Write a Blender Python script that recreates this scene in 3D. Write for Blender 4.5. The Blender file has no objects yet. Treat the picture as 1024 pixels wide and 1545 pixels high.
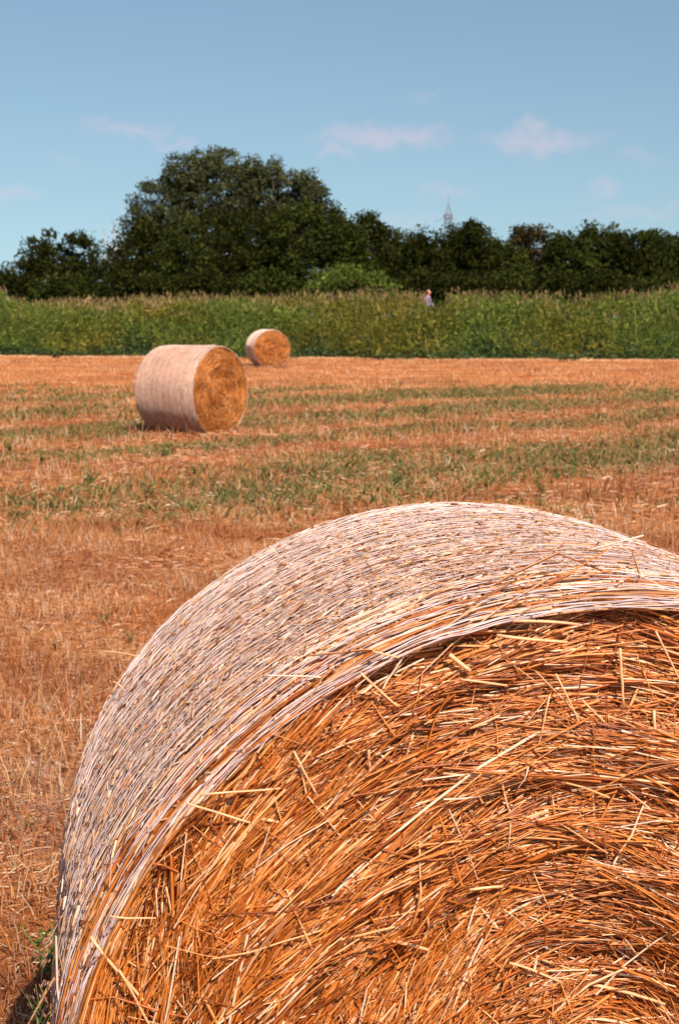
import bpy, math, random
import numpy as np
from math import radians, sin, cos, pi, tan, atan2
random.seed(7)
rng = np.random.default_rng(11)
S = bpy.context.scene
COL = S.collection

# ------------------------------------------------------------ camera
EYE = 1.62
FOC = 2146.0            # focal length in photograph pixels (1545 px high)
HOR = 478.0             # horizon row in the photograph
cam_d = bpy.data.cameras.new('camera')
cam = bpy.data.objects.new('camera', cam_d)
COL.objects.link(cam)
cam.location = (0, 0, EYE)
cam.rotation_euler = (radians(90) - math.atan((772.5 - HOR) / FOC), 0, 0)
cam_d.sensor_fit = 'VERTICAL'
cam_d.sensor_height = 36
cam_d.lens = 50
cam_d.clip_end = 3000
cam_d.clip_start = 0.05
cam_d.dof.use_dof = True
cam_d.dof.focus_distance = 2.1
cam_d.dof.aperture_fstop = 14
S.camera = cam
S.render.resolution_x = 678
S.render.resolution_y = 1024

# ------------------------------------------------------------ light
SUN_EL, SUN_AZ = radians(47), radians(24)      # azimuth: from straight behind the camera towards the right
sv = (sin(SUN_AZ) * cos(SUN_EL), -cos(SUN_AZ) * cos(SUN_EL), sin(SUN_EL))
sl = bpy.data.lights.new('sun', 'SUN')
sl.energy = 5.0
sl.angle = radians(0.5)
sl.color = (1.0, 0.875, 0.74)
so = bpy.data.objects.new('sun', sl)
COL.objects.link(so)
so.rotation_euler = (pi / 2 - SUN_EL, 0, SUN_AZ)
so.location = (5, -10, 20)

S.view_settings.view_transform = 'Standard'
S.view_settings.look = 'None'
S.view_settings.exposure = 0.5
S.view_settings.gamma = 1.0

w = bpy.data.worlds.new('World')
S.world = w
w.use_nodes = True
nt = w.node_tree
nt.nodes.clear()
N = nt.nodes.new
Lk = nt.links.new
out = N('ShaderNodeOutputWorld')
bg = N('ShaderNodeBackground')
sky = N('ShaderNodeTexSky')
sky.sky_type = 'NISHITA'
sky.sun_disc = False
sky.sun_elevation = SUN_EL
sky.sun_rotation = atan2(sv[0], sv[1])
sky.air_density = 1.0
sky.dust_density = 0.6
sky.ozone_density = 2.0
bg.inputs[1].default_value = 0.085
tc = N('ShaderNodeTexCoord')
# tint of the film stock on the sky
tint = N('ShaderNodeMix'); tint.data_type = 'RGBA'; tint.blend_type = 'MULTIPLY'
tint.inputs[0].default_value = 1.0
tint.inputs[7].default_value = (0.955, 0.99, 0.905, 1)
Lk(sky.outputs[0], tint.inputs[6])
lift = N('ShaderNodeVectorMath'); lift.operation = 'MULTIPLY_ADD'; lift.inputs[1].default_value = (1, 1, .75); lift.inputs[2].default_value = (0, 0, .085)
Lk(tc.outputs['Generated'], lift.inputs[0]); Lk(lift.outputs[0], sky.inputs[0])
# small fair-weather clouds, each at its own direction in the sky
nz = N('ShaderNodeTexNoise'); nz.inputs['Scale'].default_value = 34; nz.inputs['Detail'].default_value = 7; nz.inputs['Roughness'].default_value = .62
Lk(tc.outputs['Generated'], nz.inputs['Vector'])
dv = N('ShaderNodeVectorMath'); dv.operation = 'SUBTRACT'; dv.inputs[1].default_value = (0.5, 0.5, 0.5)
Lk(nz.outputs['Color'], dv.inputs[0])
ds = N('ShaderNodeVectorMath'); ds.operation = 'SCALE'; ds.inputs['Scale'].default_value = 0.042
Lk(dv.outputs[0], ds.inputs[0])
da = N('ShaderNodeVectorMath'); da.operation = 'ADD'
Lk(tc.outputs['Generated'], da.inputs[0]); Lk(ds.outputs[0], da.inputs[1])
acc = None
for (px, py, hw, hh, st) in [(207, 209, 62, 13, .5), (277, 229, 26, 9, .45), (560, 213, 85, 19, .75), (617, 212, 50, 17, .7),
                             (508, 243, 34, 12, .6), (800, 222, 82, 17, .7), (797, 203, 22, 17, .7), (850, 228, 34, 12, .35),
                             (665, 290, 34, 13, .3), (901, 291, 18, 10, .4), (25, 297, 52, 11, .42), (955, 324, 80, 12, .32),
                             (630, 158, 30, 8, .22), (950, 246, 36, 8, .25), (110, 243, 26, 9, .25), (610, 338, 60, 10, .25),
                             (-160, 200, 80, 18, .6), (1250, 240, 90, 20, .6), (1500, 330, 120, 18, .5)]:
    a = (px - 512) / FOC; e = (HOR - py) / FOC
    d = np.array([a, 1, e]); d /= np.linalg.norm(d)
    s1 = N('ShaderNodeVectorMath'); s1.operation = 'SUBTRACT'; s1.inputs[1].default_value = tuple(d)
    Lk(da.outputs[0], s1.inputs[0])
    s2 = N('ShaderNodeVectorMath'); s2.operation = 'MULTIPLY'; s2.inputs[1].default_value = (FOC / hw, FOC / hw, FOC / hh)
    Lk(s1.outputs[0], s2.inputs[0])
    s3 = N('ShaderNodeVectorMath'); s3.operation = 'LENGTH'; Lk(s2.outputs[0], s3.inputs[0])
    mr = N('ShaderNodeMapRange'); mr.interpolation_type = 'SMOOTHSTEP'
    mr.inputs[1].default_value = 1.55; mr.inputs[2].default_value = 0.0
    mr.inputs[3].default_value = 0; mr.inputs[4].default_value = st * .52
    Lk(s3.outputs['Value'], mr.inputs[0])
    if acc is None:
        acc = mr.outputs[0]
    else:
        mx = N('ShaderNodeMath'); mx.operation = 'MAXIMUM'; Lk(acc, mx.inputs[0]); Lk(mr.outputs[0], mx.inputs[1]); acc = mx.outputs[0]
cm = N('ShaderNodeMix'); cm.data_type = 'RGBA'
CLOUD = cm.inputs[7]
CLOUD.default_value = (7.0, 5.4, 6.1, 1)
Lk(acc, cm.inputs[0]); Lk(tint.outputs[2], cm.inputs[6])
Lk(cm.outputs[2], bg.inputs[0]); Lk(bg.outputs[0], out.inputs[0])

# ------------------------------------------------------------ helpers
def at(px, py, d):
    """photograph pixel at depth d -> point"""
    return ((px - 512) / FOC * d, d, EYE + (HOR - py) / FOC * d)

def tag(o, label=None, cat=None, group=None, kind=None):
    if label: o['label'] = label
    if cat: o['category'] = cat
    if group: o['group'] = group
    if kind: o['kind'] = kind
    return o

def empty(name, loc, rz=0):
    o = bpy.data.objects.new(name, None)
    o.empty_display_size = 0.2
    COL.objects.link(o)
    o.location = loc
    o.rotation_euler = (0, 0, rz)
    return o

def mesh(name, V, F, mat, parent=None, smooth=False, loc=None):
    """V (n,3); F int array (m,k) or list of such arrays"""
    V = np.asarray(V, dtype=np.float32).reshape(-1, 3)
    Fs = F if isinstance(F, list) else [F]
    me = bpy.data.meshes.new(name)
    me.vertices.add(len(V)); me.vertices.foreach_set('co', V.ravel())
    idx = np.concatenate([f.ravel() for f in Fs]).astype(np.int32)
    tot = np.concatenate([np.full(len(f), f.shape[1], np.int32) for f in Fs])
    st = np.concatenate([[0], np.cumsum(tot)[:-1]]).astype(np.int32)
    me.loops.add(len(idx)); me.loops.foreach_set('vertex_index', idx)
    me.polygons.add(len(tot)); me.polygons.foreach_set('loop_start', st)
    try: me.polygons.foreach_set('loop_total', tot)
    except Exception: pass
    me.update(calc_edges=True)
    if smooth: me.polygons.foreach_set('use_smooth', np.ones(len(tot), bool))
    me.materials.append(mat)
    o = bpy.data.objects.new(name, me)
    COL.objects.link(o)
    if parent: o.parent = parent
    if loc is not None: o.location = loc
    return o

def norm(v):
    return v / np.maximum(np.linalg.norm(v, axis=-1, keepdims=True), 1e-9)

def tubes(P, r, sides=4, flat=1.0, ref=None):
    """P (n,k,3) polylines, r (n,k) radii -> V,F quads (open ends)"""
    P = np.asarray(P, float); n, k, _ = P.shape
    r = np.broadcast_to(np.asarray(r, float), (n, k))
    T = norm(np.gradient(P, axis=1))
    if ref is None:
        ref = rng.normal(size=(n, 1, 3))
    A = norm(np.cross(T, ref)); B = np.cross(T, A)
    a = np.arange(sides) / sides * 2 * pi
    V = P[:, :, None, :] + r[:, :, None, None] * (np.cos(a)[None, None, :, None] * A[:, :, None, :] + flat * np.sin(a)[None, None, :, None] * B[:, :, None, :])
    i = np.arange(n)[:, None, None] * k * sides; j = np.arange(k - 1)[None, :, None] * sides; s = np.arange(sides)[None, None, :]
    s2 = (s + 1) % sides
    F = np.stack([i + j + s, i + j + s2, i + j + sides + s2, i + j + sides + s], -1).reshape(-1, 4)
    return V.reshape(-1, 3), F

def quads(C, U, Vv):
    """flat leaves: centre C, half vectors U, V -> pointed quads"""
    V = np.stack([C - U, C - Vv * .9 , C + U, C + Vv * .9], 1)
    n = len(C)
    return V.reshape(-1, 3), np.arange(4 * n).reshape(n, 4)

def join(parts):
    Vs, Fs, o = [], [], 0
    for V, F in parts:
        Vs.append(np.asarray(V, float).reshape(-1, 3))
        for f in (F if isinstance(F, list) else [F]): Fs.append(f + o)
        o += len(Vs[-1])
    byk = {}
    for f in Fs: byk.setdefault(f.shape[1], []).append(f)
    return np.vstack(Vs), [np.vstack(v) for v in byk.values()]

_tab = np.random.default_rng(5).random(65536)
def vn(x, y, seed=0):
    """2-D value noise, 0..1"""
    x = np.asarray(x, float) + 1000; y = np.asarray(y, float) + 1000
    xi = np.floor(x).astype(np.int64); yi = np.floor(y).astype(np.int64)
    fx = x - xi; fy = y - yi
    fx = fx * fx * (3 - 2 * fx); fy = fy * fy * (3 - 2 * fy)
    h = lambda a, b: _tab[(a * 7349 + b * 9151 + seed * 3571 + (a * b) % 977) & 65535]
    return (h(xi, yi) * (1 - fx) + h(xi + 1, yi) * fx) * (1 - fy) + (h(xi, yi + 1) * (1 - fx) + h(xi + 1, yi + 1) * fx) * fy
def fbm(x, y, seed=0, o=3):
    s = 0; a = .5; t = 0
    for i in range(o):
        s = s + a * vn(x * 2 ** i, y * 2 ** i, seed + i); t += a; a *= .5
    return s / t
def sst(a, b, x):
    t = np.clip((x - a) / (b - a), 0, 1); return t * t * (3 - 2 * t)

# ------------------------------------------------------------ materials
def new_mat(name):
    m = bpy.data.materials.new(name); m.use_nodes = True
    t = m.node_tree; b = t.nodes['Principled BSDF']
    return m, t, b
def ramp(t, fac, cols, interp='LINEAR'):
    r = t.nodes.new('ShaderNodeValToRGB'); cr = r.color_ramp; cr.interpolation = interp
    while len(cr.elements) > 1: cr.elements.remove(cr.elements[-1])
    cr.elements[0].position = cols[0][0]; cr.elements[0].color = (*cols[0][1], 1)
    for p, c in cols[1:]:
        e = cr.elements.new(p); e.color = (*c, 1)
    t.links.new(fac, r.inputs[0]); return r.outputs[0]
def noise(t, scale, detail=3, vec=None, rough=.5):
    n = t.nodes.new('ShaderNodeTexNoise'); n.inputs['Scale'].default_value = scale; n.inputs['Detail'].default_value = detail
    n.inputs['Roughness'].default_value = rough
    if vec is not None: t.links.new(vec, n.inputs['Vector'])
    else:
        c = t.nodes.new('ShaderNodeTexCoord'); t.links.new(c.outputs['Object'], n.inputs['Vector'])
    return n.outputs[0]
def mixc(t, f, a, b, mode='MIX'):
    m = t.nodes.new('ShaderNodeMix'); m.data_type = 'RGBA'; m.blend_type = mode
    for s, v in ((0, f), (6, a), (7, b)):
        if isinstance(v, bpy.types.NodeSocket): t.links.new(v, m.inputs[s])
        elif s == 0: m.inputs[0].default_value = v
        else: m.inputs[s].default_value = (*v, 1)
    return m.outputs[2]
def island_mat(name, cols, rough=.6, spec=.3, nscale=40, namt=.35, trans=0.0, patch=None):
    """colour that differs from straw to straw / leaf to leaf"""
    m, t, b = new_mat(name)
    g = t.nodes.new('ShaderNodeNewGeometry')
    c = ramp(t, g.outputs['Random Per Island'], cols)
    n = noise(t, nscale, 2)
    v = ramp(t, n, [(.3, (1 - namt,) * 3), (.7, (1.0,) * 3)])
    c = mixc(t, 1.0, c, v, 'MULTIPLY')
    if patch:
        pn = noise(t, patch[0], 3)
        f = ramp(t, pn, [(.42, (0, 0, 0)), (.6, (1, 1, 1))])
        c = mixc(t, f, c, mixc(t, 1.0, c, patch[1], 'MULTIPLY'))
    t.links.new(c, b.inputs['Base Color'])
    b.inputs['Roughness'].default_value = rough
    b.inputs['Specular IOR Level'].default_value = spec
    if trans > 0:
        tr = t.nodes.new('ShaderNodeBsdfTranslucent'); t.links.new(c, tr.inputs[0])
        ms = t.nodes.new('ShaderNodeMixShader'); ms.inputs[0].default_value = trans
        t.links.new(b.outputs[0], ms.inputs[1]); t.links.new(tr.outputs[0], ms.inputs[2])
        t.links.new(ms.outputs[0], t.nodes['Material Output'].inputs[0])
    return m
def plain_mat(name, col, rough=.7, var=.25, sc=8, spec=.3):
    m, t, b = new_mat(name)
    n = noise(t, sc, 3)
    c = ramp(t, n, [(.3, tuple(x * (1 - var) for x in col)), (.7, tuple(min(1, x * (1 + var)) for x in col))])
    t.links.new(c, b.inputs['Base Color']); b.inputs['Roughness'].default_value = rough
    b.inputs['Specular IOR Level'].default_value = spec
    return m

M = {}
M['straw'] = island_mat('golden straw', [(0, (.22, .042, .005)), (.25, (.42, .10, .010)), (.5, (.58, .175, .024)), (.72, (.72, .27, .06)), (.87, (.84, .45, .19)), (1, (.93, .70, .52))], rough=.42, spec=.5, nscale=60, namt=.3)
M['far_straw'] = island_mat('bright bale end straw', [(0, (.50, .115, .010)), (.4, (.82, .26, .035)), (.8, (.94, .42, .11)), (1, (.97, .62, .32))], rough=.5, spec=.4, nscale=4.5, namt=.45)  # brighter orange straw tones for the two distant bale ends
M['bright_straw'] = island_mat('pale loose straw', [(0, (.60, .20, .045)), (.5, (.80, .40, .17)), (1, (.92, .68, .48))], rough=.4, spec=.5, nscale=50, namt=.2)
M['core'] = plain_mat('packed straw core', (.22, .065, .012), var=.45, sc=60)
M['chaff'] = island_mat('weathered chaff', [(0, (.32, .13, .055)), (.2, (.46, .19, .08)), (.5, (.66, .34, .17)), (.8, (.80, .52, .33)), (1, (.90, .72, .58))], rough=.6, nscale=30, namt=.3)
M['under'] = plain_mat('straw under the net', (.50, .26, .16), var=.35, sc=70)
M['net'] = island_mat('white net strand', [(0, (.62, .44, .44)), (.5, (.80, .62, .60)), (1, (.92, .80, .78))], rough=.5, spec=.4, nscale=25, namt=.35)
M['far_net'] = None
M['stubble'] = island_mat('stubble stalk', [(0, (.34, .10, .03)), (.3, (.67, .26, .075)), (.62, (.86, .43, .175)), (.9, (.92, .66, .42)), (1, (.95, .78, .60))], rough=.6, nscale=.5, namt=.3, trans=.15, patch=(.9, (.72, .50, .40)))
M['litter'] = island_mat('straw litter', [(0, (.18, .045, .018)), (.45, (.42, .14, .045)), (.8, (.68, .32, .14)), (1, (.92, .70, .50))], rough=.6, nscale=.7, namt=.3)
M['low_grass'] = island_mat('low green grass', [(0, (.09, .125, .028)), (.4, (.20, .20, .055)), (.7, (.36, .28, .10)), (1, (.62, .36, .15))], rough=.7, nscale=.6, namt=.35, trans=.25)
M['weed'] = island_mat('weed leaf', [(0, (.04, .10, .01)), (1, (.11, .19, .025))], rough=.5, nscale=3, trans=.25)
M['levee_leaf'] = island_mat('bank leaf', [(0, (.07, .115, .02)), (.4, (.14, .20, .034)), (.8, (.23, .28, .05)), (1, (.34, .33, .09))], rough=.8, spec=.1, nscale=.35, namt=.4, trans=.35, patch=(.28, (1.25, .86, .7)))
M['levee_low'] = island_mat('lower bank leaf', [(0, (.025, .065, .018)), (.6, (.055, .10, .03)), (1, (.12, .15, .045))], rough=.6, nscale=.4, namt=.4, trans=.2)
M['seed'] = island_mat('brown seed head', [(0, (.17, .10, .035)), (.5, (.30, .19, .075)), (1, (.42, .29, .14))], rough=.8, nscale=.3, namt=.4, trans=.2)
def leafmat(n, a, b, c):
    return island_mat(n, [(0, a), (.6, b), (1, c)], rough=.9, spec=.06, nscale=.5, namt=.45, trans=.15)
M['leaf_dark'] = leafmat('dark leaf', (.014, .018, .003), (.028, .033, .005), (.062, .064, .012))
M['leaf_mid'] = leafmat('mid green leaf', (.022, .032, .005), (.044, .056, .009), (.088, .094, .018))
M['leaf_olive'] = leafmat('olive leaf', (.040, .048, .016), (.075, .084, .032), (.14, .14, .065))
M['leaf_brown'] = leafmat('rust tinged leaf', (.028, .030, .009), (.055, .045, .014), (.12, .065, .022))
M['leaf_bright'] = leafmat('fresh green leaf', (.065, .095, .014), (.125, .165, .028), (.20, .235, .05))
M['bark'] = plain_mat('bark', (.10, .07, .05), var=.4, sc=6)
M['pale_bark'] = plain_mat('bleached bark', (.62, .45, .42), var=.2, sc=4)
M['skin'] = plain_mat('sunburnt skin', (.62, .20, .12), var=.08)
M['hair'] = plain_mat('white hair', (.48, .34, .25), var=.1, sc=40)
M['trousers'] = plain_mat('dark trousers', (.05, .05, .07), var=.2)
M['shoe'] = plain_mat('brown shoe leather', (.08, .04, .02), var=.2)
M['metal'] = plain_mat('haze tinted galvanised steel', (.24, .27, .33), var=.1, rough=.5)  # mast grey shifted towards the sky colour, standing in for haze
M['redmetal'] = plain_mat('haze tinted dull red steel', (.26, .22, .27), var=.1, rough=.5)  # platform colour faded bluish too, distance haze put into the paint
M['stem'] = plain_mat('green stem', (.14, .20, .05), var=.25, sc=30)
M['pink'] = island_mat('pinkish spikelet', [(0, (.40, .13, .10)), (.6, (.55, .25, .17)), (1, (.75, .55, .45))], rough=.7, nscale=80, trans=.3)
# plaid shirt
m, t, b = new_mat('purple checked cotton')
c1 = t.nodes.new('ShaderNodeTexChecker'); c1.inputs['Scale'].default_value = 14
c1.inputs['Color1'].default_value = (.19, .13, .28, 1); c1.inputs['Color2'].default_value = (.30, .24, .40, 1)
tcn = t.nodes.new('ShaderNodeTexCoord'); t.links.new(tcn.outputs['Object'], c1.inputs['Vector'])
t.links.new(c1.outputs[0], b.inputs['Base Color']); b.inputs['Roughness'].default_value = .8
M['shirt'] = m

# ------------------------------------------------------------ terrain
ROWN = (-.66, .75)      # across the windrows
def uu(x, y): return ROWN[0] * x + ROWN[1] * y
def wlev(x, y): return y + .23 * x - 55.2
def terrain(x, y):
    wv = wlev(x, y) + (fbm(x * .25, y * .25, 3) - .5) * 1.2
    lev = 1.15 * sst(0, 4.5, wv) * (1 - sst(15, 21, wv))
    near = 1 - sst(40, 60, np.abs(y))
    g = (fbm(x * .5, y * .5, 21) - .5) * .05 + (fbm(x * 3, y * 3, 31) - .5) * .03 * near
    return lev + g * sst(0, 3, np.abs(np.asarray(y)) * 0 + 3)
def green_mask(x, y):
    u = uu(x, y) + (fbm(x * .3, y * .3, 41) - .5) * 1.5
    g = np.zeros_like(u)
    for c, h, a in ((10.5, 1.45, 1.0), (14.2, .7, .8), (17.2, 1.05, 1.0), (20.9, 1.2, .95), (24.6, .8, .55), (27.5, .5, .3)):
        if c < 12: a = a * (.3 + .7 * sst(-4, 0, x))
        g = np.maximum(g, a * (1 - sst(h * .3, h * 1.5, np.abs(u - c))))
    g = np.maximum(g, .30 * sst(.45, .7, fbm(x * .6 + 3, y * .6, 57)))
    g = g * sst(.26, .52, fbm(x * .55, y * .55, 51) + .12)
    return g * sst(9.0, 12.5, y) * (1 - sst(30, 36, y + .1 * x))

def graded(lo, hi, dlo, dhi, step, grow=1.35):
    a = list(np.arange(dlo, dhi + 1e-6, step)); s = step; v = dhi
    while v < hi: s *= grow; v = min(hi, v + s); a.append(v)
    s = step; v = dlo; pre = []
    while v > lo: s *= grow; v = max(lo, v - s); pre.append(v)
    return np.array(pre[::-1] + a)
gx = graded(-1500, 1500, -18, 18, .16); gy = graded(-200, 2500, 1, 62, .16)
X, Y = np.meshgrid(gx, gy); Z = terrain(X, Y)
nx, ny = len(gx), len(gy)
I = np.arange(nx * ny).reshape(ny, nx)
F = np.stack([I[:-1, :-1], I[:-1, 1:], I[1:, 1:], I[1:, :-1]], -1).reshape(-1, 4)
m, t, b = new_mat('stubble field soil')
at_ = t.nodes.new('ShaderNodeAttribute'); at_.attribute_name = 'cover'
sep = t.nodes.new('ShaderNodeSeparateColor'); t.links.new(at_.outputs[0], sep.inputs[0])
tco = t.nodes.new('ShaderNodeTexCoord')
mp = t.nodes.new('ShaderNodeMapping'); t.links.new(tco.outputs['Object'], mp.inputs[0])
mp.inputs['Rotation'].default_value = (0, 0, -radians(41)); mp.inputs['Scale'].default_value = (.25, 1, 1)
base = ramp(t, noise(t, 1.3, 6, mp.outputs[0], .7), [(.34, (.21, .060, .022)), (.5, (.56, .205, .065)), (.64, (.84, .41, .175))])
fine = ramp(t, noise(t, 28, 6, None, .75), [(.3, (.55, .5, .45)), (.65, (1.15, 1.15, 1.15))])
base = mixc(t, 1.0, base, fine, 'MULTIPLY')
soil = ramp(t, noise(t, 9, 6, None, .7), [(.3, (.26, .11, .065)), (.7, (.58, .36, .27))])
base = mixc(t, sep.outputs[1], base, soil)
grs = ramp(t, noise(t, 14, 5, None, .7), [(.3, (.17, .16, .07)), (.5, (.36, .24, .12)), (.8, (.56, .27, .13))])
base = mixc(t, sep.outputs[0], base, grs)
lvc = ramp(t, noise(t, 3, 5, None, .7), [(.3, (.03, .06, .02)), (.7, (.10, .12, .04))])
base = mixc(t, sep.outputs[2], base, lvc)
t.links.new(base, b.inputs['Base Color']); b.inputs['Roughness'].default_value = .95; b.inputs['Specular IOR Level'].default_value = .1
bp = t.nodes.new('ShaderNodeBump'); bp.inputs['Strength'].default_value = .9; bp.inputs['Distance'].default_value = .04
t.links.new(noise(t, 22, 7, None, .75), bp.inputs['Height']); t.links.new(bp.outputs[0], b.inputs['Normal'])
M['ground'] = m
ground = mesh('ground', np.stack([X, Y, Z], -1), F, M['ground'], smooth=True)
tag(ground, kind='structure', label='orange stubble field running back to the green bank')
ca = ground.data.color_attributes.new('cover', 'FLOAT_COLOR', 'POINT')
soilm = (sst(.46, .60, fbm(X * .9 + .3 * Y, Y * .55, 61)) * .85) * (1 - sst(5, 9, Y)) + .25 * sst(.5, .7, fbm(X * .5, Y * .5, 66)) * (1 - sst(12, 30, Y))
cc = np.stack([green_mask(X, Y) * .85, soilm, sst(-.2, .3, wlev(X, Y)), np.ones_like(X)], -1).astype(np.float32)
ca.data.foreach_set('color', cc.ravel())

def wedge(n, d0, d1, margin=2.5, side=None, power=1.0):
    """random points on the ground in the region the camera (or one a step aside) sees"""
    d = d0 + (d1 - d0) * rng.random(n * 3) ** power
    hw = .245 * d + margin
    keep = rng.random(n * 3) < hw / (.245 * d1 + margin)
    d = d[keep][:n]
    x = (rng.random(len(d)) * 2 - 1) * (.245 * d + margin)
    return x, d

BALES = []     # (x, y, half length, radius, yaw) footprints
def clear_of_bales(x, y):
    k = np.ones(len(x), bool)
    for (cx, cy, R, L, th) in BALES:
        dx, dy = x - cx, y - cy
        a = dx * -sin(th) + dy * cos(th); s = dx * cos(th) + dy * sin(th)
        k &= ~((a > -.05) & (a < L + .05) & (np.abs(s) < R * .42))
    return k

# ------------------------------------------------------------ bales
def bale(label, cx, cy, th, R, L, e, n_face, n_chaff, n_strand, seg, sw, cs, fore):
    """front end centre above (cx,cy); axis runs away along (-sin th, cos th)"""
    zg = float(terrain(np.array(cx), np.array(cy))) - .015
    root = empty('straw_bale', (cx, cy, zg), th)
    tag(root, label, 'straw bale', 'round straw bales lying in the field')
    BALES.append((cx, cy, R, L, th))
    C = np.array([0, 0, R])
    def prof(y):      # radius along the axis: slightly barrelled, rounded shoulders
        y = np.asarray(y, float)
        q = R * (1 - .012 * (2 * y / L - 1) ** 2)
        sh = .013 * R / .65 * (np.exp(-y / .04) + 2.2 * np.exp(-np.maximum(L - y, 0) / .07))
        return q - sh
    def ang(phi, r, y):      # polar -> local point (phi 0 = +x, pi/2 = up); underside pressed a little flat
        if fore:      # a bale never rolls up perfectly round
            r = r * (1 + .020 * np.exp(-((phi - radians(52)) / radians(24)) ** 2) + .026 * np.exp(-((phi - radians(152)) / radians(26)) ** 2) * np.clip(y / .5, 0, 1) + .006 * (vn(phi * 3, y * 3 + 0 * phi, 7) - .5))
        else:
            r = r * (1 + .05 * (fbm(phi * 1.1 + 3, y * 2.5 + 0 * phi, 9) - .5) * (1 - np.abs(np.sin(phi / 2 - pi / 4)) ** 8))
        z = r * np.sin(phi)
        z = np.where(z < -.9 * R, -.9 * R + (z + .9 * R) * .3, z)
        return np.stack([e * r * np.cos(phi), y + 0 * r, z + R], -1)
    def relief(r, phi):
        # rolled layers: ridges and hollows across the end
        cxn, czn = r * np.cos(phi), r * np.sin(phi)
        warp = (fbm(cxn * 4 + 9, czn * 4 + 5, 71) - .5) * .12
        lay = fbm((r + warp) * 30 * .65 / R, phi * 1.6 + 8 + 0 * r, 73, 2) - .5
        big = fbm(cxn * 5 + 3, czn * 5 + 7, 77, 2) - .5
        rec = .014 * sst(.74, .98, r / R) - .03 * (1 - (r / R) ** 2)
        return rec + ((.060 + .03 * sst(.4, .8, r / R)) * lay + .045 * big if fore else .05 * lay + .12 * big)
    # --- core
    nr, na = 40, 180
    phis = np.linspace(0, 2 * pi, na, endpoint=False)
    rings = []
    ph = phis
    for i in range(nr):
        r = R * .96 * (i + .02) / nr
        rr = r + 0 * ph
        rings.append(ang(ph, rr, relief(rr, ph) + .018))
    ys = np.linspace(.03, L - .01, 30)
    for y in ys: rings.append(ang(ph, prof(y) - .006 + 0 * ph + .004 * (vn(ph * 8, y * 10 + 0 * ph, 5) - .5), y))
    for i in range(nr // 3):
        r = R * .95 * (1 - (i + .9) / (nr // 3))
        rings.append(ang(ph, r + 0 * ph, L + .04 * (1 - (r / R) ** 2)))
    V = np.stack(rings); K = len(rings)
    I = np.arange(K * na).reshape(K, na); J = np.roll(I, -1, axis=1)
    F = np.stack([I[:-1], J[:-1], J[1:], I[1:]], -1).reshape(-1, 4)
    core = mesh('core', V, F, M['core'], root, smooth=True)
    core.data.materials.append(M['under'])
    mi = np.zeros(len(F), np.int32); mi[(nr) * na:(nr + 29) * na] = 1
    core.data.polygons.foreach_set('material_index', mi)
    # --- straws on the front end
    n = n_face
    r = R * .985 * np.sqrt(rng.random(n)); phi = rng.random(n) * 2 * pi
    low = (np.sin(phi) < -.25) & (rng.random(n) < .5)
    r, phi = r[~low], phi[~low]; n = len(r)
    q = r / R
    fx, fz = r * np.cos(phi), r * np.sin(phi)
    field = (fbm(fx * 8 * cs + 3, fz * 8 * cs + 3, 85) - .5) * 1.1 + (fbm(fx * 2.5 + 3, fz * 2.5 + 3, 83) - .5) * .25 * (1 - .5 * q)
    da_ = field + rng.normal(size=n) * (.08 + .26 * (1 - q) ** 1.3)
    wild = rng.random(n) < (.07 if fore else .35) + .16 * (1 - q) ** 2
    da_ = np.where(wild, rng.normal(size=n) * .9, da_)
    ln = np.clip(rng.lognormal(np.log(.050 + .062 * q), .65, n), .012, .30) * np.where(wild, .6, 1)
    lay = rng.random(n)
    y0 = relief(r, phi) - .006 + .034 * lay - np.where(wild, .008, 0)
    tx, tz = -np.sin(phi + da_), np.cos(phi + da_)
    nxv, nzv = -np.cos(phi + da_), -np.sin(phi + da_)
    s = np.linspace(-.5, .5, 5 if fore else 3)[None, :] * ln[:, None]
    curv = (.75 / np.maximum(r, .12))[:, None] * np.where(wild, .1, 1)[:, None]
    k1 = (rng.normal(size=n) * .9)[:, None]
    off = (curv + k1) * s * s / 2
    slope = rng.normal(size=n) * np.where(wild, .12, .055)
    PX = fx[:, None] + tx[:, None] * s + nxv[:, None] * off
    PZ = fz[:, None] + tz[:, None] * s + nzv[:, None] * off
    rr = np.hypot(PX, PZ); sc = np.minimum(1, R * .975 / rr); PX *= sc; PZ *= sc
    PY = .55 * y0[:, None] + .45 * (relief(np.hypot(PX, PZ), np.arctan2(PZ, PX)) - .006 + .034 * lay[:, None]) + slope[:, None] * s
    P = np.stack([PX * e, PY, PZ + R], -1)
    rad = np.clip(rng.lognormal(np.log(.00080), .45, n), .00045, .0026)[:, None] * sw
    kinds = rng.random(n)
    rp = rad * np.linspace(1.0, .8, s.shape[1])[None]
    V1, F1 = tubes(P[kinds < .75], rp[kinds < .75], 5 if fore else 3)
    V2, F2 = tubes(P[kinds >= .75], rp[kinds >= .75] * 1.5, 4, flat=.22)
    V, F = join([(V1, F1), (V2, F2)])
    st = mesh('straw', V, F, M['straw'] if fore else M['far_straw'], root, smooth=fore)
    st['kind'] = 'stuff'
    # --- chaff and short straws caught under the net
    n = n_chaff
    y = rng.random(n) * (L - .02) + .005
    phi = (rng.random(n) * 1.36 - .18) * pi if fore else rng.random(n) * 2 * pi
    edge = np.exp(-y / .09)
    long_ = rng.random(n) < edge * .5
    ln = np.where(long_, rng.uniform(.06, .2, n), np.clip(rng.lognormal(np.log(.012), .55, n), .004, .05)) * (1 if fore else 1.6)
    al = np.where(long_, rng.normal(size=n) * .07, rng.normal(size=n) * .75)
    s = np.linspace(-.5, .5, 4)[None] * ln[:, None]
    ph = phi[:, None] + s * np.cos(al)[:, None] / R
    yy = y[:, None] + s * np.sin(al)[:, None]
    lift = rng.random(n) ** 3 * .008 * (rng.random(n) < .3)
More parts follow.
